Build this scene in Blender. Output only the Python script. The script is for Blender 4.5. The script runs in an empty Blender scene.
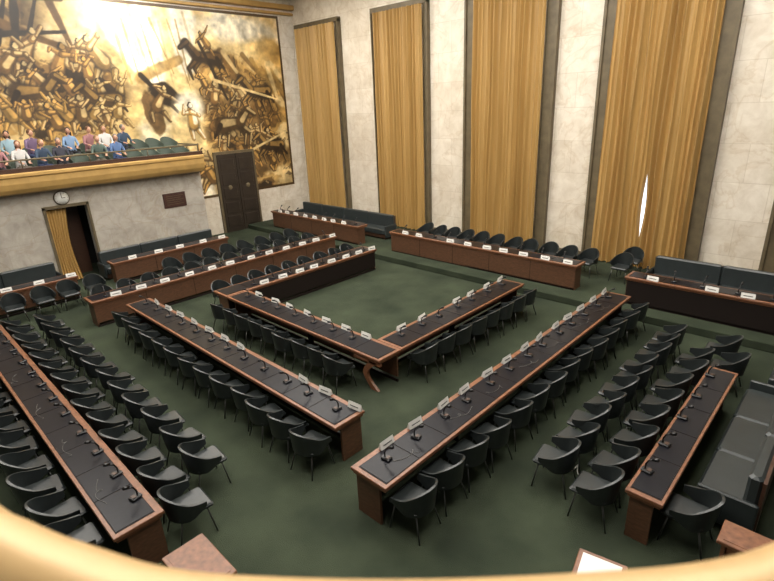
import bpy, math, random
import numpy as np
from mathutils import Vector, Matrix
random.seed(7); rng=np.random.default_rng(7)
S=bpy.context.scene
try: S.view_settings.view_transform='Standard'
except Exception: pass

# ---------------------------------------------------------------- materials
def new_mat(name):
    m=bpy.data.materials.new(name); m.use_nodes=True
    nt=m.node_tree; b=nt.nodes['Principled BSDF']; return m,nt,b
def srgb(r,g,b):
    f=lambda c:(c/255/12.92) if c/255<=.04045 else ((c/255+.055)/1.055)**2.4
    return (f(r),f(g),f(b),1)
def mat(name,col,rough=.5,metal=0,noise=0,nscale=8,bump=0,bscale=60,spec=.5,stretch=None,emit=0,col2=None):
    m,nt,b=new_mat(name); N=nt.nodes; L=nt.links
    b.inputs['Base Color'].default_value=col; b.inputs['Roughness'].default_value=rough
    b.inputs['Metallic'].default_value=metal; b.inputs['Specular IOR Level'].default_value=spec
    if emit:
        b.inputs['Emission Color'].default_value=col; b.inputs['Emission Strength'].default_value=emit
    tc=N.new('ShaderNodeTexCoord'); mp=N.new('ShaderNodeMapping')
    L.new(tc.outputs['Object'],mp.inputs['Vector'])
    if stretch: mp.inputs['Scale'].default_value=stretch
    if noise or col2:
        n=N.new('ShaderNodeTexNoise'); n.inputs['Scale'].default_value=nscale; n.inputs['Detail'].default_value=6
        L.new(mp.outputs[0],n.inputs['Vector'])
        r=N.new('ShaderNodeValToRGB'); r.color_ramp.elements[0].position=.3; r.color_ramp.elements[1].position=.7
        c2=col2 or tuple(min(1,c*(1+noise)) for c in col[:3])+(1,)
        c1=col if col2 else tuple(c*(1-noise) for c in col[:3])+(1,)
        r.color_ramp.elements[0].color=c1; r.color_ramp.elements[1].color=c2
        L.new(n.outputs['Fac'],r.inputs['Fac']); L.new(r.outputs['Color'],b.inputs['Base Color'])
    if bump:
        n2=N.new('ShaderNodeTexNoise'); n2.inputs['Scale'].default_value=bscale; n2.inputs['Detail'].default_value=4
        L.new(mp.outputs[0],n2.inputs['Vector'])
        bp=N.new('ShaderNodeBump'); bp.inputs['Strength'].default_value=bump; bp.inputs['Distance'].default_value=.02
        L.new(n2.outputs['Fac'],bp.inputs['Height']); L.new(bp.outputs[0],b.inputs['Normal'])
    return m
def stone(name,cA,cB,line,axis,bw=1.25,bh=1.05,rough=.35,vein=(.80,.72,.61,1)):
    m,nt,b=new_mat(name); N=nt.nodes; L=nt.links
    tc=N.new('ShaderNodeTexCoord'); sp=N.new('ShaderNodeSeparateXYZ'); cb=N.new('ShaderNodeCombineXYZ')
    L.new(tc.outputs['Object'],sp.inputs[0]); L.new(sp.outputs['X' if axis=='x' else 'Y'],cb.inputs['X']); L.new(sp.outputs['Z'],cb.inputs['Y'])
    n=N.new('ShaderNodeTexNoise'); n.inputs['Scale'].default_value=1.9; n.inputs['Detail'].default_value=10; n.inputs['Roughness'].default_value=.68; n.inputs['Distortion'].default_value=.4
    L.new(tc.outputs['Object'],n.inputs['Vector'])
    r=N.new('ShaderNodeValToRGB'); r.color_ramp.elements[0].position=.28; r.color_ramp.elements[0].color=cA
    r.color_ramp.elements[1].position=.64; r.color_ramp.elements[1].color=cB
    L.new(n.outputs['Fac'],r.inputs['Fac'])
    n3=N.new('ShaderNodeTexNoise'); n3.inputs['Scale'].default_value=.9; n3.inputs['Detail'].default_value=7; n3.inputs['Distortion'].default_value=1.0
    L.new(tc.outputs['Object'],n3.inputs['Vector'])
    r3=N.new('ShaderNodeValToRGB'); e=r3.color_ramp.elements; e[0].position=.475; e[0].color=(1,1,1,1); e[1].position=.525; e[1].color=(1,1,1,1)
    k=e.new(.5); k.color=vein
    L.new(n3.outputs['Fac'],r3.inputs['Fac'])
    mv=N.new('ShaderNodeMixRGB'); mv.blend_type='MULTIPLY'; mv.inputs['Fac'].default_value=.5
    L.new(r.outputs['Color'],mv.inputs[1]); L.new(r3.outputs['Color'],mv.inputs[2])
    br=N.new('ShaderNodeTexBrick'); br.offset=.5; br.inputs['Scale'].default_value=1
    br.inputs['Brick Width'].default_value=bw; br.inputs['Row Height'].default_value=bh
    br.inputs['Mortar Size'].default_value=.01; br.inputs['Mortar Smooth'].default_value=.3
    br.inputs['Color1'].default_value=(1,1,1,1); br.inputs['Color2'].default_value=(.91,.895,.87,1); br.inputs['Mortar'].default_value=line
    L.new(cb.outputs[0],br.inputs['Vector'])
    mx=N.new('ShaderNodeMixRGB'); mx.blend_type='MULTIPLY'; mx.inputs['Fac'].default_value=1
    L.new(mv.outputs[0],mx.inputs[1]); L.new(br.outputs['Color'],mx.inputs[2]); L.new(mx.outputs[0],b.inputs['Base Color'])
    b.inputs['Roughness'].default_value=rough
    return m
M_wood=mat('table_wood',srgb(112,73,50),.34,noise=.3,nscale=5,stretch=(3,3,14))
M_woodF=mat('panel_wood',srgb(84,57,40),.42,noise=.3,nscale=4,stretch=(3,3,10))
M_woodD=mat('dark_wood',srgb(66,44,32),.4,noise=.25,nscale=6,stretch=(2,2,12))
M_pad=mat('desk_leather',srgb(20,20,25),.3,noise=.2,nscale=14,spec=.2)
M_under=mat('table_dark_panel',srgb(28,21,18),.6,spec=.2)  # near-black brown of dark fronts, inner legs, plinth and pad surround
M_leather=mat('chair_leather',srgb(33,37,37),.33,noise=.2,nscale=9,bump=.08,bscale=50,spec=.5)
M_leather2=mat('bench_leather',srgb(42,47,47),.38,noise=.15,nscale=5,bump=.08)
M_leg=mat('chair_metal',srgb(90,90,88),.3,metal=.8)
M_black=mat('black_plastic',srgb(14,14,15),.35)
M_card=mat('white_card',srgb(210,207,200),.6)
M_cable=mat('pale_cable',srgb(92,90,86),.5)
M_gold=mat('gold_paint',srgb(186,150,90),.45,metal=.2,noise=.12,nscale=3)
M_brass=mat('rail_brass',srgb(186,154,106),.42,metal=.15,noise=.06,nscale=6)
M_bronze=mat('bronze_frame',srgb(96,84,62),.5,metal=.1,noise=.2,nscale=4)
M_carpet=mat('carpet_green',srgb(41,47,37),.95,col2=srgb(60,67,52),nscale=.9,bump=.6,bscale=90,spec=.1)
M_marX=stone('marble_curtain_wall',srgb(198,185,165),srgb(224,215,200),(.80,.77,.72,1),'x')
M_marY=stone('marble_mural_wall',srgb(200,187,166),srgb(226,217,202),(.8,.78,.75,1),'y')
M_grey=stone('stone_gallery_wall',srgb(144,137,126),srgb(180,173,162),(.86,.84,.82,1),'y',1.6,1.0,.5)
M_ceil=mat('ceiling_plaster',srgb(232,228,218),.8)
M_door=mat('bronze_door',srgb(50,42,34),.45,metal=.2,noise=.2,nscale=3)
M_plate=mat('bronze_plaque',srgb(70,46,40),.4,metal=.2,noise=.15)
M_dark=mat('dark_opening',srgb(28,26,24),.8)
M_face=mat('clock_face',srgb(232,230,222),.5)

# ---------------------------------------------------------------- mesh helper
class MB:
    def __init__(s): s.v=[];s.f=[];s.m=[];s.sm=[]
    def add(s,vs,fs,mi,sm=False):
        o=len(s.v); s.v+= [tuple(p) for p in vs]
        for f in fs: s.f.append(tuple(i+o for i in f)); s.m.append(mi); s.sm.append(sm)
    def box(s,a,b,mi,bev=0):
        x0,y0,z0=[min(p,q) for p,q in zip(a,b)]; x1,y1,z1=[max(p,q) for p,q in zip(a,b)]
        if bev<=0:
            v=[(x,y,z) for z in (z0,z1) for y in (y0,y1) for x in (x0,x1)]
            s.add(v,[(0,2,3,1),(4,5,7,6),(0,1,5,4),(2,6,7,3),(0,4,6,2),(1,3,7,5)],mi)
        else:
            c=bev; rings=[]
            def ring(z,i):
                a0,a1,b0,b1=x0+i,x1-i,y0+i,y1-i
                return [(a0+c,b0,z),(a1-c,b0,z),(a1,b0+c,z),(a1,b1-c,z),(a1-c,b1,z),(a0+c,b1,z),(a0,b1-c,z),(a0,b0+c,z)]
            for z,i in ((z0,c),(z0+c,0),(z1-c,0),(z1,c)): rings.append(ring(z,i))
            v=[p for r in rings for p in r]; f=[tuple(range(7,-1,-1)),tuple(range(24,32))]
            for k in range(3):
                for j in range(8):
                    f.append((k*8+j,k*8+(j+1)%8,k*8+8+(j+1)%8,k*8+8+j))
            s.add(v,f,mi)
    def tube(s,pts,r,mi,n=8,caps=True):
        pts=[Vector(p) for p in pts]; rs=r if isinstance(r,(list,tuple)) else [r]*len(pts)
        vs=[]; prev=None
        for i,p in enumerate(pts):
            t=(pts[min(i+1,len(pts)-1)]-pts[max(i-1,0)]).normalized()
            if prev is None: a=t.orthogonal().normalized()
            else:
                a=prev-t*prev.dot(t); a=a.normalized() if a.length>1e-5 else t.orthogonal().normalized()
            prev=a; b=t.cross(a)
            for k in range(n):
                q=2*math.pi*k/n; vs.append(p+(a*math.cos(q)+b*math.sin(q))*rs[i])
        f=[]
        for i in range(len(pts)-1):
            for k in range(n): f.append((i*n+k,i*n+(k+1)%n,(i+1)*n+(k+1)%n,(i+1)*n+k))
        if caps: f+= [tuple(range(n-1,-1,-1)),tuple(range((len(pts)-1)*n,len(pts)*n))]
        s.add(vs,f,mi,True)
    def ell(s,c,r,mi,nu=12,nv=8,fn=None):
        vs=[];f=[]
        for j in range(nv+1):
            ph=math.pi*j/nv
            for i in range(nu):
                th=2*math.pi*i/nu
                p=[math.sin(ph)*math.cos(th),math.sin(ph)*math.sin(th),math.cos(ph)]
                if fn: p=fn(p)
                vs.append((c[0]+p[0]*r[0],c[1]+p[1]*r[1],c[2]+p[2]*r[2]))
        for j in range(nv):
            for i in range(nu): f.append((j*nu+i,(j+1)*nu+i,(j+1)*nu+(i+1)%nu,j*nu+(i+1)%nu))
        s.add(vs,f,mi,True)
    def mesh(s,name,mats):
        me=bpy.data.meshes.new(name); me.from_pydata(s.v,[],s.f)
        for m in mats: me.materials.append(m)
        me.polygons.foreach_set('material_index',s.m); me.polygons.foreach_set('use_smooth',s.sm)
        me.update(); return me
def put(me,name,loc=(0,0,0),rz=0,scale=1):
    o=bpy.data.objects.new(name,me); o.location=loc; o.rotation_euler=(0,0,rz); o.scale=(scale,)*3
    S.collection.objects.link(o); return o
def boxobj(name,a,b,m,bev=0):
    mb=MB(); c=[(p+q)/2 for p,q in zip(a,b)]
    mb.box([p-q for p,q in zip(a,c)],[p-q for p,q in zip(b,c)],0,bev)
    return put(mb.mesh(name,[m]),name,c)

# ---------------------------------------------------------------- room
XW=-22.26; YW=17.0; PZ=.2; CZ=10.5
boxobj('floor',(XW-.3,-8,-.2),(6,YW+.3,0),M_carpet)
boxobj('platform_step',(XW+.21,12.95,0),(6,YW-.002,PZ),M_carpet,.015)
boxobj('wall_curtain_side',(XW-.3,YW,-.2),(6,YW+.3,CZ),M_marX)
boxobj('wall_mural_side',(XW-.3,-8,-.2),(XW,YW+.3,CZ),M_marY)
boxobj('ceiling',(XW-.3,-8,CZ),(6,YW+.3,CZ+.2),M_ceil)
boxobj('trim_1',(XW,-8,9.9),(XW+.25,YW,10.12),M_gold,.03)
boxobj('trim_2',(XW,-8,9.68),(XW+.12,YW,9.8),M_gold,.02)
boxobj('baseboard_curtain_side',(XW,YW-.05,PZ),(6,YW,PZ+.18),M_bronze)
mE,nt,b=new_mat('luminous_panel'); b.inputs['Base Color'].default_value=(1,1,1,1)
b.inputs['Emission Color'].default_value=(1,.955,.885,1); b.inputs['Emission Strength'].default_value=11.2
mb=MB()
for i in range(4):
    for j in range(3):
        x0=-19.5+i*5.2; y0=.2+j*5.3
        mb.box((x0,y0,CZ-.06),(x0+3.6,y0+3.4,CZ-.001),0)
put(mb.mesh('ceiling_light_panels',[mE]),'ceiling_light_panels')

# curtains
def curtain_mat():
    m,nt,b=new_mat('curtain_gold'); N=nt.nodes; L=nt.links
    tc=N.new('ShaderNodeTexCoord'); mp=N.new('ShaderNodeMapping'); mp.inputs['Scale'].default_value=(5,5,.15)
    n=N.new('ShaderNodeTexNoise'); n.inputs['Scale'].default_value=1.6; n.inputs['Detail'].default_value=3
    r=N.new('ShaderNodeValToRGB'); r.color_ramp.elements[0].position=.25; r.color_ramp.elements[0].color=srgb(154,120,64)
    r.color_ramp.elements[1].position=.75; r.color_ramp.elements[1].color=srgb(178,142,82)
    L.new(tc.outputs['Object'],mp.inputs[0]); L.new(mp.outputs[0],n.inputs['Vector']); L.new(n.outputs['Fac'],r.inputs[0]); L.new(r.outputs[0],b.inputs['Base Color'])
    b.inputs['Roughness'].default_value=.55
    b.inputs['Sheen Weight'].default_value=.1; b.inputs['Sheen Tint'].default_value=(1,.88,.65,1)
    return m
M_cur=curtain_mat()
mW,nt,b=new_mat('daylight_glass'); b.inputs['Base Color'].default_value=(.8,.88,1,1)
b.inputs['Emission Color'].default_value=(.8,.9,1,1); b.inputs['Emission Strength'].default_value=1.6
def curtain(cx,w,z0,z1,slit=False,seed=0):
    rg=random.Random(seed); nf=int(w/.18); ns=nf*14; nz=36
    ph=[rg.uniform(-3,3) for _ in range(8)]
    mb=MB()
    def half(u0,u1):
        n=int(ns*(u1-u0)); vs=[];fs=[]
        for k in range(nz+1):
            z=z0+(z1-z0)*k/nz; lo=1-(z-z0)/(z1-z0)
            for i in range(n+1):
                t=u0+(u1-u0)*i/n
                wob=.006*math.sin(z*1.1+t*20+ph[4])+.008*lo*math.sin(z*.6+t*7+ph[5])
                x=(t-.5+wob*math.sin(t*math.pi))*w*(1+.03*lo*(1 if slit else .3))
                a=t*nf*2*math.pi+1.6*math.sin(5*t*math.pi+ph[0])+.5*lo*math.sin(z*.8+ph[1]+t*12)
                amp=.085*(1+.4*math.sin(t*17+ph[6]))
                y=-amp*(1-2*abs(math.cos(a/2))**.85)-.03*math.sin(a*.31+ph[2])-.01*math.sin(2.3*a+ph[3])-.05*lo*math.sin(t*8+ph[7])*lo
                if slit and 1.3<z<3.1:
                    g=.055*math.sin((z-1.3)/1.8*math.pi)**.8
                    d=t-.52
                    if u1<=.5201: x-= g*math.exp(-abs(d)*14)
                    else: x+= g*math.exp(-abs(d)*14)
                vs.append((x,y,z))
        for k in range(nz):
            for i in range(n):
                q=k*(n+1)+i; fs.append((q,q+1,q+n+2,q+n+1))
        mb.add(vs,fs,0,True)
    if slit: half(0,.52); half(.52,1)
    else: half(0,1)
    o=put(mb.mesh('gold_curtain',[M_cur]),'gold_curtain',(cx,YW-.3,0)); return o
cur=[(-20.35,2.75),(-15.2,2.62),(-10.15,2.82),(-5.15,2.75),(-.1,2.75),(4.6,2.2)]
for i,(cx,w) in enumerate(cur):
    top=9.03 if i<2 else 9.1
    curtain(cx,w,PZ+.04,top,slit=(i==3),seed=i)
    boxobj('window_%d'%(i+1),(cx-w/2+.3,YW-.05,PZ+.2),(cx+w/2-.5,YW-.02,top-.1),mW if i==3 else M_dark)
    fwid=.42 if i>1 else .24
    mb=MB()
    for sx in (-1,1):
        a=cx+sx*(w/2-.03); mb.box((a,YW-.14,PZ),(a+sx*fwid,YW-.001,top+.1),0)
        mb.box((a+sx*fwid*.8,YW-.2,PZ),(a+sx*fwid,YW-.14,top+.1),0)
    mb.box((cx-w/2-fwid+.03,YW-.2,top+.02),(cx+w/2+fwid-.03,YW-.001,top+.2),0)
    put(mb.mesh('trim_%d'%(i+3),[M_bronze]),'trim_%d'%(i+3))

# ---------------------------------------------------------------- mural (painted surface on the wall)
y0,y1,z0,z1=-3.0,16.14,1.75,9.62
ny,nz=760,310
Y,Z=np.meshgrid(np.linspace(y0,y1,ny),np.linspace(z0,z1,nz))
def samp(g,fy,fz):
    fy=np.clip(fy,0,g.shape[1]-1.001); fz=np.clip(fz,0,g.shape[0]-1.001); iy=fy.astype(int); iz=fz.astype(int); a=fy-iy;b=fz-iz
    a=a*a*(3-2*a); b=b*b*(3-2*b)
    return (g[iz,iy]*(1-a)+g[iz,iy+1]*a)*(1-b)+(g[iz+1,iy]*(1-a)+g[iz+1,iy+1]*a)*b
def vnoise(sy,sz,seed,octs=5,yy=None,zz=None):
    yy=Y if yy is None else yy; zz=Z if zz is None else zz
    r=np.random.default_rng(seed); out=0;amp=1;tot=0
    for o in range(octs):
        gy=int((y1-y0+4)/sy*2**o)+4; gz=int((z1-z0+4)/sz*2**o)+4; g=r.random((gz,gy))
        out=out+amp*samp(g,(yy-y0+2)/sy*2**o,(zz-z0+2)/sz*2**o); tot+=amp; amp*=.55
    return out/tot
C=np.zeros(Y.shape+(3,)); 
parch=np.array([212,184,128.]);gold=np.array([172,134,72.]);umb=np.array([98,72,40.]);blk=np.array([44,34,23.]);white=np.array([244,236,214.])
n1=vnoise(3,3,1);n2=vnoise(.7,.7,2);n3=vnoise(.25,.25,3,3)
wy=Y+1.8*(vnoise(1.8,1.8,11)-.5); wz=Z+1.8*(vnoise(1.8,1.8,12)-.5)
nw=vnoise(1.3,.8,13,5,wy,wz); nw2=vnoise(.45,.3,14,4,wy,wz)
def mixc(c,al): 
    global C
    al=np.clip(al,0,1)[...,None]; C=C*(1-al)+np.array(c)*al
def sm(x,a,b): 
    t=np.clip((x-a)/(b-a),0,1); return t*t*(3-2*t)
C[:]=parch; mixc(gold,(n1-.42)*4*.8); mixc(white,(vnoise(2,2,9)-.52)*4)
dl=sm(Y,8.9,7.9)*sm(Z,8.4,7.0)
dlt=sm(Y,6.6,5.4)*sm(Z,7.4,8.2)
hill=8.0-.30*abs(Y-13.2)**1.2+(n2-.5)*1.2
dr=sm(Y,11.3,12.1)*sm(Z-hill,.3,-.3)
dens=np.clip(dl+dlt*.7+dr,0,1)
mixc(gold,dens*.85)
mixc(umb,dens*sm(nw,.50,.56)*.8); mixc(blk,dens*sm(nw,.60,.66)*.85); mixc(parch,dens*sm(nw,.45,.38)*.9)
mixc(blk,dens*sm(nw2,.64,.70)*.55); mixc(parch*1.08,dens*sm(nw2,.34,.28)*.6)
def ell(y,z,ry,rz,ang,c,al=1,edge=.15,rough=.35):
    ca,sa=math.cos(ang),math.sin(ang); dy=Y-y; dz=Z-z
    u=(dy*ca+dz*sa)/ry; v=(-dy*sa+dz*ca)/rz
    d=np.sqrt(u*u+v*v)+(n2-.5)*rough*2
    mixc(c,al*np.clip((1-d)/edge,0,1))
def stroke(p,q,w,c,al=1):
    p=np.array(p);q=np.array(q); d=q-p; L=max(1e-6,d@d)
    i0=max(0,int((min(p[0],q[0])-w-y0)/(y1-y0)*(ny-1))); i1=min(ny,int((max(p[0],q[0])+w-y0)/(y1-y0)*(ny-1))+2)
    k0=max(0,int((min(p[1],q[1])-w-z0)/(z1-z0)*(nz-1))); k1=min(nz,int((max(p[1],q[1])+w-z0)/(z1-z0)*(nz-1))+2)
    if i1<=i0 or k1<=k0: return
    yy=Y[k0:k1,i0:i1]; zz=Z[k0:k1,i0:i1]
    t=np.clip(((yy-p[0])*d[0]+(zz-p[1])*d[1])/L,0,1)
    dist=np.hypot(yy-p[0]-t*d[0],zz-p[1]-t*d[1])/(w*(1-.4*t))+(n2[k0:k1,i0:i1]-.5)*.6
    a=(al*np.clip((1-dist)*3,0,1))[...,None]
    C[k0:k1,i0:i1]=C[k0:k1,i0:i1]*(1-a)+np.array(c)*a
def limb(p,q,w,c,hl):
    """modelled limb: dark contour, mid body, lit side"""
    stroke(p,q,w*1.25,blk,.75); stroke(p,q,w,c); o=w*.35
    stroke((p[0]+o,p[1]+o*.6),(q[0]+o,q[1]+o*.6),w*.5,hl,.75)
def figure(y,z,h,c,hl,r):
    l=r.uniform(-.6,.6); top=(y+l*h*.5,z+h*.75)
    for s in (-1,1):
        k=(y+s*h*.14+r.uniform(-.12,.12)*h,z+h*.22); limb((y,z+h*.42),k,h*.11,c,hl); limb(k,(k[0]+r.uniform(-.15,.15)*h,z),h*.075,c,hl)
    limb((y,z+h*.4),top,h*.17,c,hl)
    for s in (-1,1):
        e=(top[0]+s*h*.22,top[1]+r.uniform(-.2,.2)*h); limb((top[0],top[1]-.05*h),e,h*.075,c,hl); limb(e,(e[0]+r.uniform(-.2,.25)*h,e[1]+r.uniform(-.2,.3)*h),h*.055,c,hl)
    q=(top[0]+l*h*.06,top[1]+h*.13); stroke(q,(q[0],q[1]+.03*h),h*.1,blk); stroke((q[0]+.02*h,q[1]-.01*h),(q[0]+.02*h,q[1]+.02*h),h*.07,hl,.9)
def horse(y,z,h,c,hl,flip=1):
    for a,b_ in ((-.6,-.8),(-.35,-.3),(.3,.65),(.45,.95)):
        k=(y+flip*b_*h*.9,z-.35*h); limb((y+flip*a*h,z),k,.16*h,c,hl); limb(k,(k[0]-flip*.12*h,z-.8*h),.08*h,c,hl)
    limb((y-flip*.55*h,z+.1*h),(y+flip*.4*h,z+.15*h),.36*h,c,hl)
    limb((y+flip*.4*h,z+.2*h),(y+flip*.85*h,z+.72*h),.26*h,c,hl); limb((y+flip*.8*h,z+.72*h),(y+flip*1.15*h,z+.48*h),.14*h,c,hl)
    stroke((y-flip*.6*h,z+.1*h),(y-flip*.95*h,z-.4*h),.12*h,blk)
R=random.Random(5)
for k in range(7): stroke((3.0+k*.42,7.9),(3.5+k*.45,9.6),.1,umb if k%2 else blk)
stroke((4.0,8.9),(7.6,7.5),.2,umb);stroke((4.2,9.4),(6.9,9.45),.16,umb);stroke((5.5,9.6),(5.1,7.2),.16,blk);stroke((6.5,9.4),(7.0,7.6),.16,umb);stroke((4.6,8.2),(6.8,8.4),.12,blk)
HL=[gold*1.3,parch*1.05,gold*1.15]
for k in range(52):
    yy=-2.5+11.0*((k*.618)%1); zz=7.2-2.4*(k/52)-.05*(yy-5)+R.uniform(-.15,.15)
    figure(yy,zz,R.uniform(1.0,1.7),[umb,umb*1.25,gold*.8][R.randrange(3)],HL[R.randrange(3)],R)
horse(5.4,6.3,.9,umb*.7,gold,1); horse(7.6,6.0,.85,umb*.7,gold,-1)
for k in range(12): figure(3.2+k*.44,R.uniform(4.6,5.2),R.uniform(1.0,1.5),[umb,gold*.8][k%2],HL[R.randrange(3)],R)
for k,(a,b_) in enumerate([((8.4,9.5),(9.2,7.4)),((8.9,9.6),(10.0,7.0)),((9.9,9.6),(9.8,6.8)),((10.6,9.3),(10.9,6.8)),((11.3,9.3),(11.2,7.4))]): stroke(a,b_,.75,[white,parch*1.12][k%2],.85)  # pale swirl of the picture, with the glare on it painted in too
for k in range(9):
    a=8.5+k*.36; stroke((a,9.4-R.random()*.6),(a+R.uniform(.2,.8),7.2-R.random()),R.uniform(.04,.09),[gold,gold*.8,parch*.85][k%3],.6)
stroke((9.2,6.9),(10.9,7.6),.3,gold*.95,.8)
ell(10.0,6.3,.75,.5,-.5,blk); ell(9.4,5.6,.4,.9,.2,umb,.9); stroke((9.2,7.0),(10.8,5.2),.14,blk); figure(9.6,5.2,1.5,umb,parch,R)
ell(11.0,5.7,.9,.8,.3,white*.95,.85,.5); ell(10.9,4.6,.7,1.3,.2,parch,.9); figure(11.1,4.4,1.6,gold,white,R); figure(11.2,2.2,1.9,umb,parch,R); figure(10.5,2.2,1.7,umb*.8,gold*1.2,R); figure(11.6,2.0,1.5,umb,gold*1.2,R)
ell(13.6,9.0,2.4,.7,0,white*.96,.8,.5)
for k in range(16):
    a=12.4+R.uniform(-.4,3.4); zt=R.uniform(6.9,8.0); stroke((a,zt),(a+R.uniform(.4,1.2),zt-R.uniform(.7,1.6)),R.uniform(.1,.25),[gold*.9,umb,parch,gold*.75][k%4],.75)
ell(14.0,5.4,2.1,1.1,.1,umb,.75,.3); ell(14.6,3.4,1.6,1.0,.1,umb*.9,.75,.3)
horse(12.1,7.6,.95,blk*1.1,umb,-1); figure(12.3,7.8,1.0,umb,gold,R)
for k in range(26):
    yy=11.9+3.7*((k*.618)%1); zz=6.2-4.0*(k/26)+R.uniform(-.15,.15)
    figure(yy,zz,R.uniform(.9,1.5),[umb,umb*.8,umb*1.2][R.randrange(3)],[gold*1.25,parch,gold][R.randrange(3)],R)
horse(14.5,6.2,.95,blk*1.2,gold,-1); horse(13.0,4.8,1.05,umb*.7,parch,1); horse(15.0,3.7,.9,blk*1.2,gold,-1)
stroke((11.9,8.3),(12.9,6.0),.1,blk); stroke((12.4,6.8),(15.8,5.9),.08,parch); stroke((13,3.4),(15.9,4.4),.07,parch)
C*= (1+ (n3-.5)[...,None]*.5+(n2-.5)[...,None]*.4+(nw2-.5)[...,None]*.3)
edge=np.minimum(np.minimum(Y-y0,y1-Y),np.minimum(Z-z0,z1-Z)); mixc(umb*.7,(edge<.12)*.9)
C=np.clip(C,0,255)/255; lin=np.where(C<=.04045,C/12.92,((C+.055)/1.055)**2.4)
mur=bpy.data.meshes.new('mural_painting')
vv=np.stack([np.zeros(Y.size),Y.ravel(),Z.ravel()],1)
idx=np.arange(ny*nz).reshape(nz,ny)
q=np.stack([idx[:-1,:-1],idx[:-1,1:],idx[1:,1:],idx[1:,:-1]],-1).reshape(-1,4)
keep=~((Y[:-1,:-1].ravel()<9.75)&(Z[:-1,:-1].ravel()<3.85))
q=q[keep]
mur.from_pydata(vv.tolist(),[],q.tolist())
ca=mur.color_attributes.new('paint','FLOAT_COLOR','POINT')
ca.data.foreach_set('color',np.concatenate([lin.reshape(-1,3),np.ones((ny*nz,1))],1).astype(np.float32).ravel())
m,nt,b=new_mat('mural_paint'); a=nt.nodes.new('ShaderNodeVertexColor'); a.layer_name='paint'
nt.links.new(a.outputs['Color'],b.inputs['Base Color']); b.inputs['Roughness'].default_value=.4
mur.materials.append(m); mo=put(mur,'mural_painting',(XW+.02,0,0))

# ---------------------------------------------------------------- door
mb=MB(); dy0,dy1,dz=11.85,13.75,3.63
mb.box((0.03,dy0-.12,0),(.12,dy1+.12,dz+.12),1)
for a,c in ((dy0,(dy0+dy1)/2-.01),((dy0+dy1)/2+.01,dy1)):
    mb.box((.12,a,.0),(.17,c,dz),0,.01)
    for k in range(5):
        zz=.25+k*.66; mb.box((.17,a+.12,zz),(.19,c-.12,zz+.52),0,.01)
    mb.ell((.18,(a+c)/2,2.1),(.025,.11,.11),2)
put(mb.mesh('door_1',[M_door,M_bronze,M_bronze]),'door_1',(XW,0,0))

# ---------------------------------------------------------------- left gallery block
GX=-19.9; GE=9.85
boxobj('wall_gallery_south',(GX-.3,-8,0),(GX,4.2,3.27),M_grey)
boxobj('wall_gallery_north',(GX-.3,5.5,0),(GX,GE,3.27),M_grey)
boxobj('wall_gallery_lintel',(GX-.3,4.2,2.66),(GX,5.5,3.27),M_grey)
boxobj('wall_gallery_end',(XW+.01,GE-.3,0),(GX-.3,GE,3.27),M_grey)
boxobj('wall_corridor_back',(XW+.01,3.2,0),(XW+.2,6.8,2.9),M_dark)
mb=MB()
mb.box((GX,4.14,0),(GX+.05,4.22,2.72),0); mb.box((GX,5.48,0),(GX+.05,5.56,2.72),0); mb.box((GX,4.14,2.64),(GX+.05,5.56,2.74),0)
mb.box((GX-1.1,4.9,0),(GX-1.05,5.46,2.6),1)
put(mb.mesh('door_2',[M_bronze,M_woodD]),'door_2')
mb=MB(); vs=[];fs=[]
n=40
for k in range(9):
    for i in range(n+1):
        t=i/n; z=.05+2.55*k/8; w=.62-.12*math.sin(k/8*math.pi)
        vs.append((GX-.12+.04*math.sin(t*14*math.pi),4.24+t*w,z))
for k in range(8):
    for i in range(n): q=k*(n+1)+i; fs.append((q,q+1,q+n+2,q+n+1))
mb.add(vs,fs,0,True); put(mb.mesh('doorway_drape',[M_cur]),'doorway_drape')
prof=[(GX-.3,3.28),(-19.62,3.28),(-19.5,3.33),(-19.42,3.45),(-19.38,3.62),(-19.38,3.8),(-19.33,3.84),(-19.33,3.92),(-19.40,3.95),(-19.40,4.08),(-19.62,4.08),(-19.62,3.5),(XW+.05,3.5),(XW+.05,3.281)]
mb=MB(); P=len(prof)
vs=[(x,yy,z) for yy in (-8,GE) for x,z in prof]
for i in range(P):
    j=(i+1)%P; mi=0 if i<8 else (1 if i<11 else 2)
    mb.add([vs[i],vs[j],vs[P+j],vs[P+i]],[(0,1,2,3)],mi)
mb.add([vs[P+i] for i in range(P)],[tuple(range(P))],0)
put(mb.mesh('gallery_parapet',[M_gold,M_woodD,M_carpet]),'gallery_parapet')
boxobj('gallery_riser',(XW+.05,-8,3.5),(-20.75,GE-.05,3.8),M_carpet)
mb=MB(); mb.tube([(-19.5,-8,4.32),(-19.5,GE-.1,4.32)],.03,0); 
for k in range(10): mb.tube([(-19.5,-7.9+k*1.96,4.08),(-19.5,-7.9+k*1.96,4.32)],.02,0)
mb.tube([(-19.5,GE-.1,4.32),(-21.9,GE-.1,4.32)],.03,0); mb.tube([(-21.9,GE-.1,4.32),(-21.9,GE-.1,3.8)],.025,0)
put(mb.mesh('gallery_handrail',[M_bronze]),'gallery_handrail')
mb=MB(); mb.tube([(0,0,0),(.05,0,0)],.24,1,28); mb.tube([(.05,0,0),(.06,0,0)],.21,0,28)
mb.box((.06,-.01,0),(.07,.01,.16),1); mb.box((.06,0,-.01),(.07,.11,.01),1)
for k in range(12):
    a=k*math.pi/6; mb.box((.06,.18*math.sin(a)-.008,.18*math.cos(a)-.008),(.066,.18*math.sin(a)+.008,.18*math.cos(a)+.008),1)
put(mb.mesh('wall_clock',[M_face,M_bronze]),'wall_clock',(GX,4.78,2.97))
mb=MB(); mb.box((0,-.45,-.28),(.04,.45,.28),0,.01); mb.box((.04,-.41,-.24),(.05,.41,.24),0)
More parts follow.
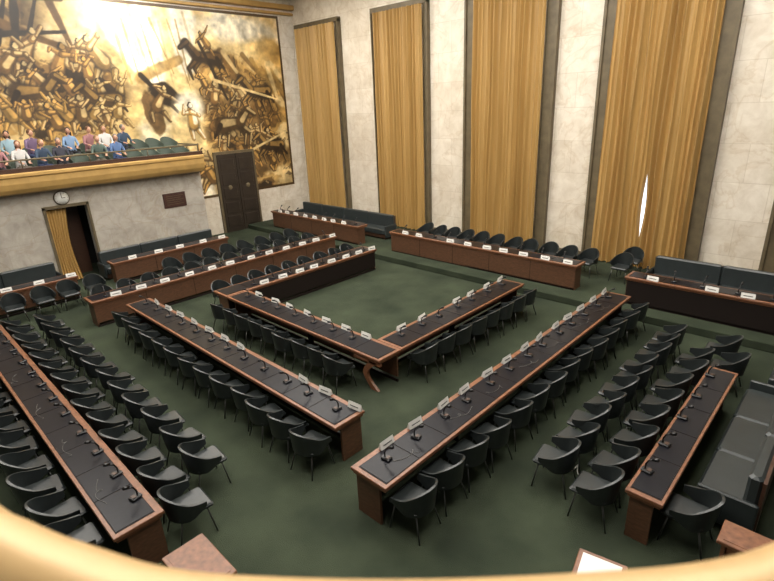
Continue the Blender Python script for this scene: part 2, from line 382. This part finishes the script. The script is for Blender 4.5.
for k in range(5): mb.box((.05,-.34,.16-k*.08),(.054,.34-.1*(k%2),.175-k*.08),1)
put(mb.mesh('wall_plaque',[M_plate,M_bronze]),'wall_plaque',(GX,8.62,2.3))

# ---------------------------------------------------------------- chair
def chair_mesh():
    mb=MB()
    mb.box((-.235,-.22,.405),(.235,.26,.475),0,.025)
    n=22
    for (off,flip) in ((0,False),(.028,True)):
        vs=[];fs=[]; rows=5
        for k in range(rows):
            t=k/(rows-1)
            for i in range(n+1):
                u=-1+2*i/n; th=u*math.radians(100)
                fwd=max(0,abs(u)-.78)/.22
                top=.60+.22*max(0,math.cos(th*.9))**1.3
                bot=.40+.12*fwd
                zz=bot+(top-bot)*t
                rr=1+.2*t*max(0,math.cos(th))
                x=(.265+off+.02*t)*math.sin(th); y=-(.245+off)*math.cos(th)*rr+ .12*fwd-.02
                vs.append((x,y,zz))
        for k in range(rows-1):
            for i in range(n):
                q=k*(n+1)+i; f=(q,q+1,q+n+2,q+n+1); fs.append(f if flip else f[::-1])
        mb.add(vs,fs,0,True)
        if not flip: inner=vs
        else: outer=vs
    m_=n+1; r=(5-1)*m_
    rim=[inner[r+i] for i in range(m_)]+[outer[r+i] for i in range(m_)]
    mb.add(rim,[(i,i+1,m_+i+1,m_+i) for i in range(n)],0,True)
    mb.add([inner[i] for i in range(m_)]+[outer[i] for i in range(m_)],[(i,i+1,m_+i+1,m_+i) for i in range(n)],0,True)
    for e in (0,n): 
        mb.add([inner[k*m_+e] for k in range(5)]+[outer[k*m_+e] for k in range(5)],[(k,k+1,6+k,5+k) for k in range(4)],0,True)
    for sx in (-1,1):
        mb.tube([(sx*.19,.17,.41),(sx*.25,.23,.0)],.012,1,6); mb.tube([(sx*.17,-.17,.41),(sx*.24,-.28,.0)],.012,1,6)
        mb.tube([(sx*.19,.17,.40),(sx*.17,-.17,.40)],.012,1,6)
    return mb.mesh('conference_chair',[M_leather,M_leg])
CH=chair_mesh()
FACE={'+Y':0,'-Y':math.pi,'+X':-math.pi/2,'-X':math.pi/2}
def chair(x,y,face,z=0,j=.05,ra=.14):
    put(CH,'conference_chair',(x+random.uniform(-j,j),y+random.uniform(-j,j),z),FACE[face]+random.uniform(-ra,ra))
def row(fixed,a,b,n,face,z=0,j=.04):
    for i in range(n):
        t=a+(b-a)*(i+.5)/n
        if face in('+X','-X'): chair(fixed,t,face,z,j)
        else: chair(t,fixed,face,z,j)

# ---------------------------------------------------------------- tables
def table_mesh(L,W,n,H=.76,front='wood',fz=.12,rimi=.09,rimo=.05,skip=(),legs=.3):
    mb=MB()
    mb.box((0,0,H-.055),(W,L,H-.004),0,.006)
    mb.box((rimi,.07,H-.004),(W-rimo,L-.07,H-.001),2)
    for i in range(n):
        a=.08+(L-.16)*i/n+.01; b_=.08+(L-.16)*(i+1)/n-.01
        mb.box((rimi+.012,a,H-.001),(W-rimo-.012,b_,H+.004),1)
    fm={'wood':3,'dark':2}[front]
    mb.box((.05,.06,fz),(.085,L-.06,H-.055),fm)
    mb.box((.03,.02,H-.10),(W-.03,L-.02,H-.055),0)
    k=max(2,int(L/2.2)+1)
    for i in range(k):
        if (i==0 and 0 in skip) or (i==k-1 and 1 in skip): continue
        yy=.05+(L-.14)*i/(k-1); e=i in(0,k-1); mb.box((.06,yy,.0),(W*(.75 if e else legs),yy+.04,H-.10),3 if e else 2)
    if front=='wood':
        for i in range(1,int(L/1.3)): 
            yy=L*i/int(L/1.3); mb.box((.044,yy-.006,fz),(.051,yy+.006,H-.055),2)
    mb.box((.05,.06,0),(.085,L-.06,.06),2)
    return mb.mesh('conference_table',[M_wood,M_pad,M_under,M_woodF])
def table(name,x,y,L,W,orient,n,z=0,**k):
    me=table_mesh(L,W,n,**k)
    if orient=='+X': o=put(me,name,(x,y,z),0)
    elif orient=='-X': o=put(me,name,(x+W,y+L,z),math.pi)
    elif orient=='-Y': o=put(me,name,(x,y+W,z),-math.pi/2)
    else: o=put(me,name,(x+L,y,z),math.pi/2)
    return o
mb=MB(); mb.box((-.055,-.075,0),(.055,.075,.035),0,.012); mb.box((-.035,-.05,.035),(.035,.0,.042),1)
mb.tube([(0,.03,.03),(0,.03,.10),(0,-.0,.17),(0,-.07,.22)],.012,0,6); mb.tube([(0,-.05,.21),(0,-.12,.245)],[.022,.025],0,8)
MIC=mb.mesh('desk_microphone',[M_black,M_woodD])
mb=MB(); mb.add([(-.14,-.035,0),(.14,-.035,0),(.14,0,.115),(-.14,0,.115),(-.14,.035,0),(.14,.035,0)],[(0,1,2,3),(3,2,5,4),(0,3,4),(1,5,2),(0,4,5,1)],0)
mb.box((-.09,-.0265,.045),(.09,-.0225,.06),1); mb.box((-.09,.0225,.045),(.09,.0265,.06),1)
CARD=mb.mesh('name_card',[M_card,M_black])
def fit(fixed,a,b,n,face,z=.765,inn=.28,cards=True,mics=True,cin=.07):
    d={'+Y':(0,1),'-Y':(0,-1),'+X':(1,0),'-X':(-1,0)}[face]
    for i in range(n):
        t=a+(b-a)*(i+.5)/n+random.uniform(-.05,.05)
        def P(off,s): return (fixed-d[0]*off,t+s,z) if d[0] else (t+s,fixed-d[1]*off,z)
        if mics: put(MIC,'desk_microphone',P(inn,0),FACE[face]+random.uniform(-.3,.3))
        if cards and random.random()<.93: put(CARD,'name_card',P(cin,.22),FACE[face]+random.uniform(-.15,.15))
def cables(fixed,a,b,n,face,z=.769):
    d={'+Y':(0,1),'-Y':(0,-1),'+X':(1,0),'-X':(-1,0)}[face]
    for i in range(n):
        t=a+(b-a)*(i+.5)/n+random.uniform(-.15,.15); mb=MB(); pts=[]
        ph=random.uniform(0,6); ln=random.uniform(.25,.4)
        for k in range(26):
            q=k/25; along=(q-.5)*ln*1.6+.08*math.sin(q*9+ph); ac=-.40-.10*q-.04*math.sin(q*12+ph)
            pts.append((fixed+d[0]*ac,t+along,z) if d[0] else (t+along,fixed+d[1]*ac,z))
        mb.tube(pts,.0035,0,5); put(mb.mesh('earphone_cable',[M_cable]),'earphone_cable')

table('conference_table',-4.5,3.72,8.9,.68,'+X',13); row(-3.64,3.8,12.55,14,'-X'); fit(-4.5,3.8,12.55,13,'-X'); cables(-4.5,3.9,12,7,'-X')
table('conference_table',-13.86,4.17,8.52,.65,'-Y',12); row(3.98,-13.7,-5.35,13,'+Y'); fit(4.82,-13.8,-5.4,12,'+Y')
table('conference_table',-12.15,6.2,5.79,.66,'-Y',8,skip=(1,)); row(5.9,-12.1,-6.95,9,'+Y'); fit(6.86,-12.0,-7.2,7,'+Y')
table('conference_table',-7.08,6.87,5.02,.72,'+X',7,skip=(0,)); row(-6.18,7.1,11.8,8,'-X'); fit(-7.08,7.0,11.8,7,'-X')
table('conference_table',-12.9,6.2,5.85,.72,'-X',8,front='dark'); row(-13.2,6.3,12.0,9,'+X'); fit(-12.18,6.9,12.0,8,'+X')
mb=MB(); n=17; cl=[]
for k in range(n):
    t=k/(n-1); z=.655*(1-t); x=-.06-.30*math.sin(t*math.pi)**1.1-.02*t; w=.10+.14*(1-t)**3+.10*t**4
    cl.append((x,z,w))
vs=[]
for yy in (0,.06):
    for x,z,w in cl: vs.append((x-w,yy,z))
    for x,z,w in cl: vs.append((x+.0,yy,z))
A=lambda yy,s,k: yy*2*n+s*n+k; fs=[]
for k in range(n-1):
    fs+=[(A(0,0,k),A(0,0,k+1),A(0,1,k+1),A(0,1,k)),(A(1,0,k),A(1,1,k),A(1,1,k+1),A(1,0,k+1)),(A(0,0,k),A(1,0,k),A(1,0,k+1),A(0,0,k+1)),(A(0,1,k),A(0,1,k+1),A(1,1,k+1),A(1,1,k))]
mb.add(vs,fs,0); mb.box((-.75,.0,.60),(0,.06,.656),0); put(mb.mesh('table_corner_support',[M_wood]),'table_corner_support',(-6.37,6.22,0),0)
table('conference_table',-15.45,3.6,8.85,.68,'-X',12); row(-15.78,3.9,12.3,12,'+X'); row(-17.0,6.5,12.3,8,'+X'); fit(-14.77,3.7,12.4,12,'+X')
table('conference_table',-15.6,.98,9.9,.62,'-Y',13); row(.72,-15.4,-6.0,13,'+Y'); fit(1.6,-15.5,-5.8,13,'+Y',cards=False,inn=.16); cables(1.6,-15,-6,6,'+Y')
row(1.97,-15.5,-5.55,14,'+Y',j=.03); row(2.62,-15.2,-6.25,12,'+Y',j=.03)
table('side_desk',-1.5,5.74,4.18,.45,'+X',5,rimi=.04,rimo=.04); row(-2.6,5.8,11.7,10,'-X'); row(-1.9,5.5,10.9,8,'-X'); chair(-.9,6.2,'-X',ra=.05); chair(-1.3,10.7,'-X'); chair(-1.6,11.5,'-X')
fit(-1.5,5.8,9.9,5,'-X',cards=False,inn=.1); 
table('podium_table',-13.0,13.55,7.35,.6,'+Y',9,z=PZ,fz=.03); row(15.1,-12.8,-5.7,11,'-Y',PZ); fit(13.55,-12.8,-5.8,10,'-Y',z=.765+PZ)
chair(-5.0,15.2,'-Y',PZ); chair(-4.9,15.95,'-Y',PZ)
table('podium_table',-4.3,13.45,6.5,.6,'+Y',8,z=PZ,fz=.03,front='dark'); fit(13.45,-4.2,1.2,8,'-Y',z=.765+PZ)
table('podium_table',-20.6,13.4,6.0,.6,'+Y',8,z=PZ,fz=.03); fit(13.4,-20.5,-14.7,9,'-Y',z=.765+PZ)
table('delegate_desk',-18.9,5.4,4.45,.55,'-X',5); fit(-18.35,5.5,9.8,5,'+X',mics=False)
table('delegate_desk',-18.4,-.5,4.7,.55,'-X',5); fit(-17.85,0,4.2,5,'+X',mics=False); row(-17.2,.5,4.8,6,'+X')
mb=MB(); pts=[(-2.95+.12*math.cos(a*.5)*(1-a*.03)+a*.03,6.35+.16*math.sin(a*.5)+a*.012,.012) for a in range(0,22)]
mb.tube(pts,.009,0,6); put(mb.mesh('floor_cable',[M_card]),'floor_cable')

def bench_mesh(L,n):
    mb=MB(); 
    mb.box((0,-.3,.06),(L,.28,.20),1,.01)
    for i in range(n):
        a=L*i/n+.004; b_=L*(i+1)/n-.004
        mb.box((a,-.22,.20),(b_,.32,.44),0,.035)
        mb.box((a,-.36,.40),(b_,-.2,.94),0,.035)
    mb.box((-.07,-.38,.08),(0,.3,.58),0,.02); mb.box((L,-.38,.08),(L+.07,.3,.58),0,.02)
    mb.box((0,-.40,.06),(L,-.36,.90),1)
    for x in(.1,L-.1): mb.box((x-.03,-.28,0),(x+.03,.24,.07),1)
    return mb.mesh('upholstered_bench',[M_leather2,M_woodD])
def bench(x,y,L,n,rz,z=0): put(bench_mesh(L,n),'upholstered_bench',(x,y,z),rz)
bench(-19.4,9.8,4.4,3,-math.pi/2); bench(-19.4,4.0,4.6,3,-math.pi/2)
bench(-14.3,14.95,6.1,4,math.pi,PZ); bench(2.5,15.0,6.6,4,math.pi,PZ)
bench(-.58,6.75,3.4,3,math.pi/2); bench(-.35,10.5,2.4,2,math.pi/2)
def small_desk(x,y,w,d,rz,top):
    mb=MB(); mb.box((-w/2,-d/2,.70),(w/2,d/2,.75),0,.008); mb.box((-w/2+.05,-d/2+.05,.75),(w/2-.05,d/2-.05,.756),1)
    for sx in(-1,1):
        for sy in(-1,1): mb.box((sx*(w/2-.07)-.02,sy*(d/2-.07)-.02,0),(sx*(w/2-.07)+.02,sy*(d/2-.07)+.02,.70),0)
    mb.box((-w/2+.07,d/2-.09,.3),(w/2-.07,d/2-.07,.7),0)
    put(mb.mesh('small_desk',[M_wood,top]),'small_desk',(x,y,0),rz)
small_desk(-4.6,1.5,.8,.5,0,M_wood); small_desk(-1.25,4.3,.5,.5,.2,M_card); small_desk(-.2,5.8,.5,.4,0,M_wood)
chair(-3.8,1.75,'+Y')

# ---------------------------------------------------------------- people (seated, gallery)
M_skin=mat('skin',srgb(190,145,120),.55); M_cl=mat('shirt',srgb(120,130,160),.8); M_tr=mat('trousers',srgb(50,55,70),.8)
M_hair=mat('hair_brown',srgb(60,42,30),.6); M_lip=mat('lips',srgb(165,95,85),.5)
def person_mesh(lean,arm,turn,hair_long):
    vs=[];es=[];rad=[]
    def V(p,r): vs.append(p); rad.append(r); return len(vs)-1
    def E(a,b): es.append((a,b))
    pel=V((0,0,.54),(.15,.12)); sp=V((0,.01+lean*.3,.74),(.13,.10)); ch=V((0,.02+lean*.7,.95),(.15,.11)); nk=V((0,.03+lean,1.10),(.055,.055)); hd=V((0,.05+lean,1.19),(.05,.05))
    E(pel,sp);E(sp,ch);E(ch,nk);E(nk,hd)
    for s in(-1,1):
        sh=V((s*.17,.01+lean*.9,1.03),(.06,.06)); el=V((s*.24,.07+lean,.79),(.045,.045)); wr=V((s*(.10+arm),.30+lean,.70+arm*.6),(.028,.028)); pm=V((s*(.08+arm),.36+lean,.68+arm*.6),(.034,.02))
        E(ch,sh);E(sh,el);E(el,wr);E(wr,pm)
        for k in range(4):
            o=(k-1.5)*.02; f1=V((s*(.08+arm)+o,.40+lean+.004*(k in(1,2)),.675+arm*.6),(.009,.009)); f2=V((s*(.08+arm)+o,.43+lean+.006*(k in(1,2)),.655+arm*.6),(.008,.008)); E(pm,f1);E(f1,f2)
        t1=V((s*(.08+arm)-s*.04,.37+lean,.69+arm*.6),(.009,.009)); E(pm,t1)
        hp=V((s*.10,.05,.51),(.095,.085)); kn=V((s*.12,.45,.52),(.065,.065)); an=V((s*.12,.44,.10),(.04,.04)); to=V((s*.13,.58,.045),(.045,.032))
        E(pel,hp);E(hp,kn);E(kn,an);E(an,to)
    me=bpy.data.meshes.new('tmp'); me.from_pydata(vs,es,[]); o=bpy.data.objects.new('tmp',me); S.collection.objects.link(o)
    md=o.modifiers.new('s','SKIN'); sv=me.skin_vertices[0].data
    for i,r in enumerate(rad): sv[i].radius=r
    sv[0].use_root=True
    sb=o.modifiers.new('b','SUBSURF'); sb.levels=1; sb.render_levels=1
    dg=bpy.context.evaluated_depsgraph_get(); ev=o.evaluated_get(dg).to_mesh()
    mb=MB(); mb.v=[tuple(v.co) for v in ev.vertices]
    for p in ev.polygons:
        c=p.center
        if c.z>1.10: mi=0
        elif c.y>.25+lean and c.z>.62: mi=0
        elif c.z<.62 and (c.y>.06 or c.z<.52): mi=2 if c.z>.13 else 3
        else: mi=1
        mb.f.append(tuple(p.vertices)); mb.m.append(mi); mb.sm.append(True)
    o.evaluated_get(dg).to_mesh_clear(); bpy.data.objects.remove(o)
    hc=(0,.07+lean,1.27); ct,st=math.cos(turn),math.sin(turn)
    def rot(x,y,z): return (hc[0]+x*ct-y*st,hc[1]+x*st+y*ct,hc[2]+z)
    def headfn(p):
        x,y,z=p
        if z<0: x*=1-.25*(-z); y*=1-.12*(-z)
        return (x,y,z)
    def ellr(c,r,mi,fn=None,nu=12,nv=9):
        k=len(mb.v); mb.ell((0,0,0),r,mi,nu,nv,fn)
        for i in range(k,len(mb.v)):
            x,y,z=mb.v[i]; mb.v[i]=rot(x+c[0],y+c[1],z+c[2])
    ellr((0,0,0),(.076,.092,.115),0,headfn,16,12)
    ellr((0,.095,-.015),(.012,.02,.022),0)
    for s in(-1,1):
        ellr((s*.028,.082,.012),(.012,.008,.007),5); ellr((s*.078,.0,-.01),(.01,.018,.028),0)
    ellr((0,.083,-.055),(.024,.008,.007),6)
    ellr((0,-.022,.03),(.088,.096,.103),4,None,14,10)
    if hair_long: ellr((0,-.05,-.07),(.085,.055,.13),4)
    return mb.mesh('seated_visitor',[M_skin,M_cl,M_tr,M_black,M_hair,M_black,M_lip])
PM=[person_mesh(.0,.0,0,True),person_mesh(.12,.06,.3,False),person_mesh(.05,.02,-.35,True),person_mesh(.16,.1,.1,False)]
shirts=[mat('shirt_%d'%i,srgb(*c),.8) for i,c in enumerate([(120,145,175),(180,168,155),(52,52,62),(155,110,112),(140,165,175),(84,98,90),(195,192,188),(110,90,115),(85,110,150),(60,75,95)])]
trs=[mat('trouser_%d'%i,srgb(*c),.8) for i,c in enumerate([(50,60,90),(40,40,45),(100,92,80)])]
hairs=[mat('hair_%d'%i,srgb(*c),.6) for i,c in enumerate([(60,42,30),(140,108,68),(30,25,22),(110,104,96),(95,62,38)])]
pk=0
def person(x,y,z,k):
    global pk
    o=put(PM[k%4],'seated_visitor',(x,y,z),-math.pi/2+random.uniform(-.25,.25))
    for slot,m_ in ((1,shirts[(pk*3)%10]),(2,trs[pk%3]),(4,hairs[(pk*2+pk//5)%5])):
        o.material_slots[slot].link='OBJECT'; o.material_slots[slot].material=m_
    pk+=1
M_seat=mat('gallery_seat_fabric',srgb(74,84,74),.7)
GC=CH.copy(); GC.name='gallery_chair'; GC.materials[0]=M_seat
for i in range(22):
    yy=-3.2+i*.6; 
    if yy<9.4: put(GC,'gallery_chair',(-20.32,yy,3.5),-math.pi/2); put(GC,'gallery_chair',(-21.25,yy,3.8),-math.pi/2)
k=0
for i in (10,11,12,13,14,16,17): person(-20.3,-3.2+i*.6,3.5,k); k+=1
for i in (11,12,13,15,16,17,18): person(-21.2,-3.2+i*.6,3.8,k); k+=1

# ---------------------------------------------------------------- near balcony rail
edge=[(-1.6,-.07),(-1.1,-.03),(-.79,.02),(-.69,.05),(-.60,.085),(-.47,.15),(-.29,.295),(-.13,.45),(-.05,.54),(0,.62),(.12,.85),(.3,1.3)]
pts=[]
for i,(a,b_) in enumerate(edge):
    p=Vector(edge[max(0,i-1)]); q_=Vector(edge[min(len(edge)-1,i+1)]); t=(q_-p).normalized(); nrm=Vector((t.y,-t.x))
    c=Vector((a,b_))+nrm*.055; pts.append((c.x,c.y,4.988))
def cr(P,n=8):
    out=[]
    for i in range(len(P)-1):
        p0,p1,p2,p3=[Vector(P[max(0,min(len(P)-1,i+k))]) for k in(-1,0,1,2)]
        for s in range(n):
            t=s/n; out.append(.5*((2*p1)+(p2-p0)*t+(2*p0-5*p1+4*p2-p3)*t*t+(3*p1-p0-3*p2+p3)*t**3))
    out.append(Vector(P[-1])); return out
mb=MB(); smp=cr(pts); mb.tube(smp,.055,0,32)
for p in (smp[6],smp[-6]): mb.tube([(p.x,p.y,4.94),(p.x,p.y,4.1)],.02,0,10)
put(mb.mesh('balcony_handrail',[M_brass]),'balcony_handrail')

# ---------------------------------------------------------------- lights / world
w=bpy.data.worlds.new('World'); S.world=w; w.use_nodes=True
w.node_tree.nodes['Background'].inputs[0].default_value=(1,.95,.88,1); w.node_tree.nodes['Background'].inputs[1].default_value=.2
def spot(name,loc,tgt,e,ang,rad=.3):
    l=bpy.data.lights.new(name,'SPOT'); l.energy=e; l.spot_size=ang; l.spot_blend=1; l.shadow_soft_size=rad; l.color=(1,.97,.9)
    o=bpy.data.objects.new(name,l); o.location=loc; o.rotation_euler=(Vector(tgt)-Vector(loc)).to_track_quat('-Z','Y').to_euler(); S.collection.objects.link(o)
spot('added_glare_spot',(-18.5,8.8,10.2),(XW,8.8,8.9),1800,math.radians(60))  # unseen spot added to throw the bright glare onto the upper mural
# ---------------------------------------------------------------- camera
pi_,ro,ya=[math.radians(v) for v in (20.22,2.47,44.32)]
s,c=math.sin,math.cos
fw=Vector((-s(ya)*c(pi_),c(ya)*c(pi_),-s(pi_))); r=Vector((c(ya),s(ya),0)); u=r.cross(fw)
r2=r*c(ro)-u*s(ro); u2=r*s(ro)+u*c(ro)
cd=bpy.data.cameras.new('camera'); cam=bpy.data.objects.new('camera',cd); S.collection.objects.link(cam)
Mx=Matrix((r2,u2,-fw)).transposed().to_4x4(); Mx.translation=(0,0,5.5); cam.matrix_world=Mx
cd.sensor_width=36; cd.sensor_fit='HORIZONTAL'; cd.lens=505.5/774*36; cd.clip_start=.05
cd.dof.use_dof=True; cd.dof.focus_distance=11; cd.dof.aperture_fstop=3.5
S.camera=cam
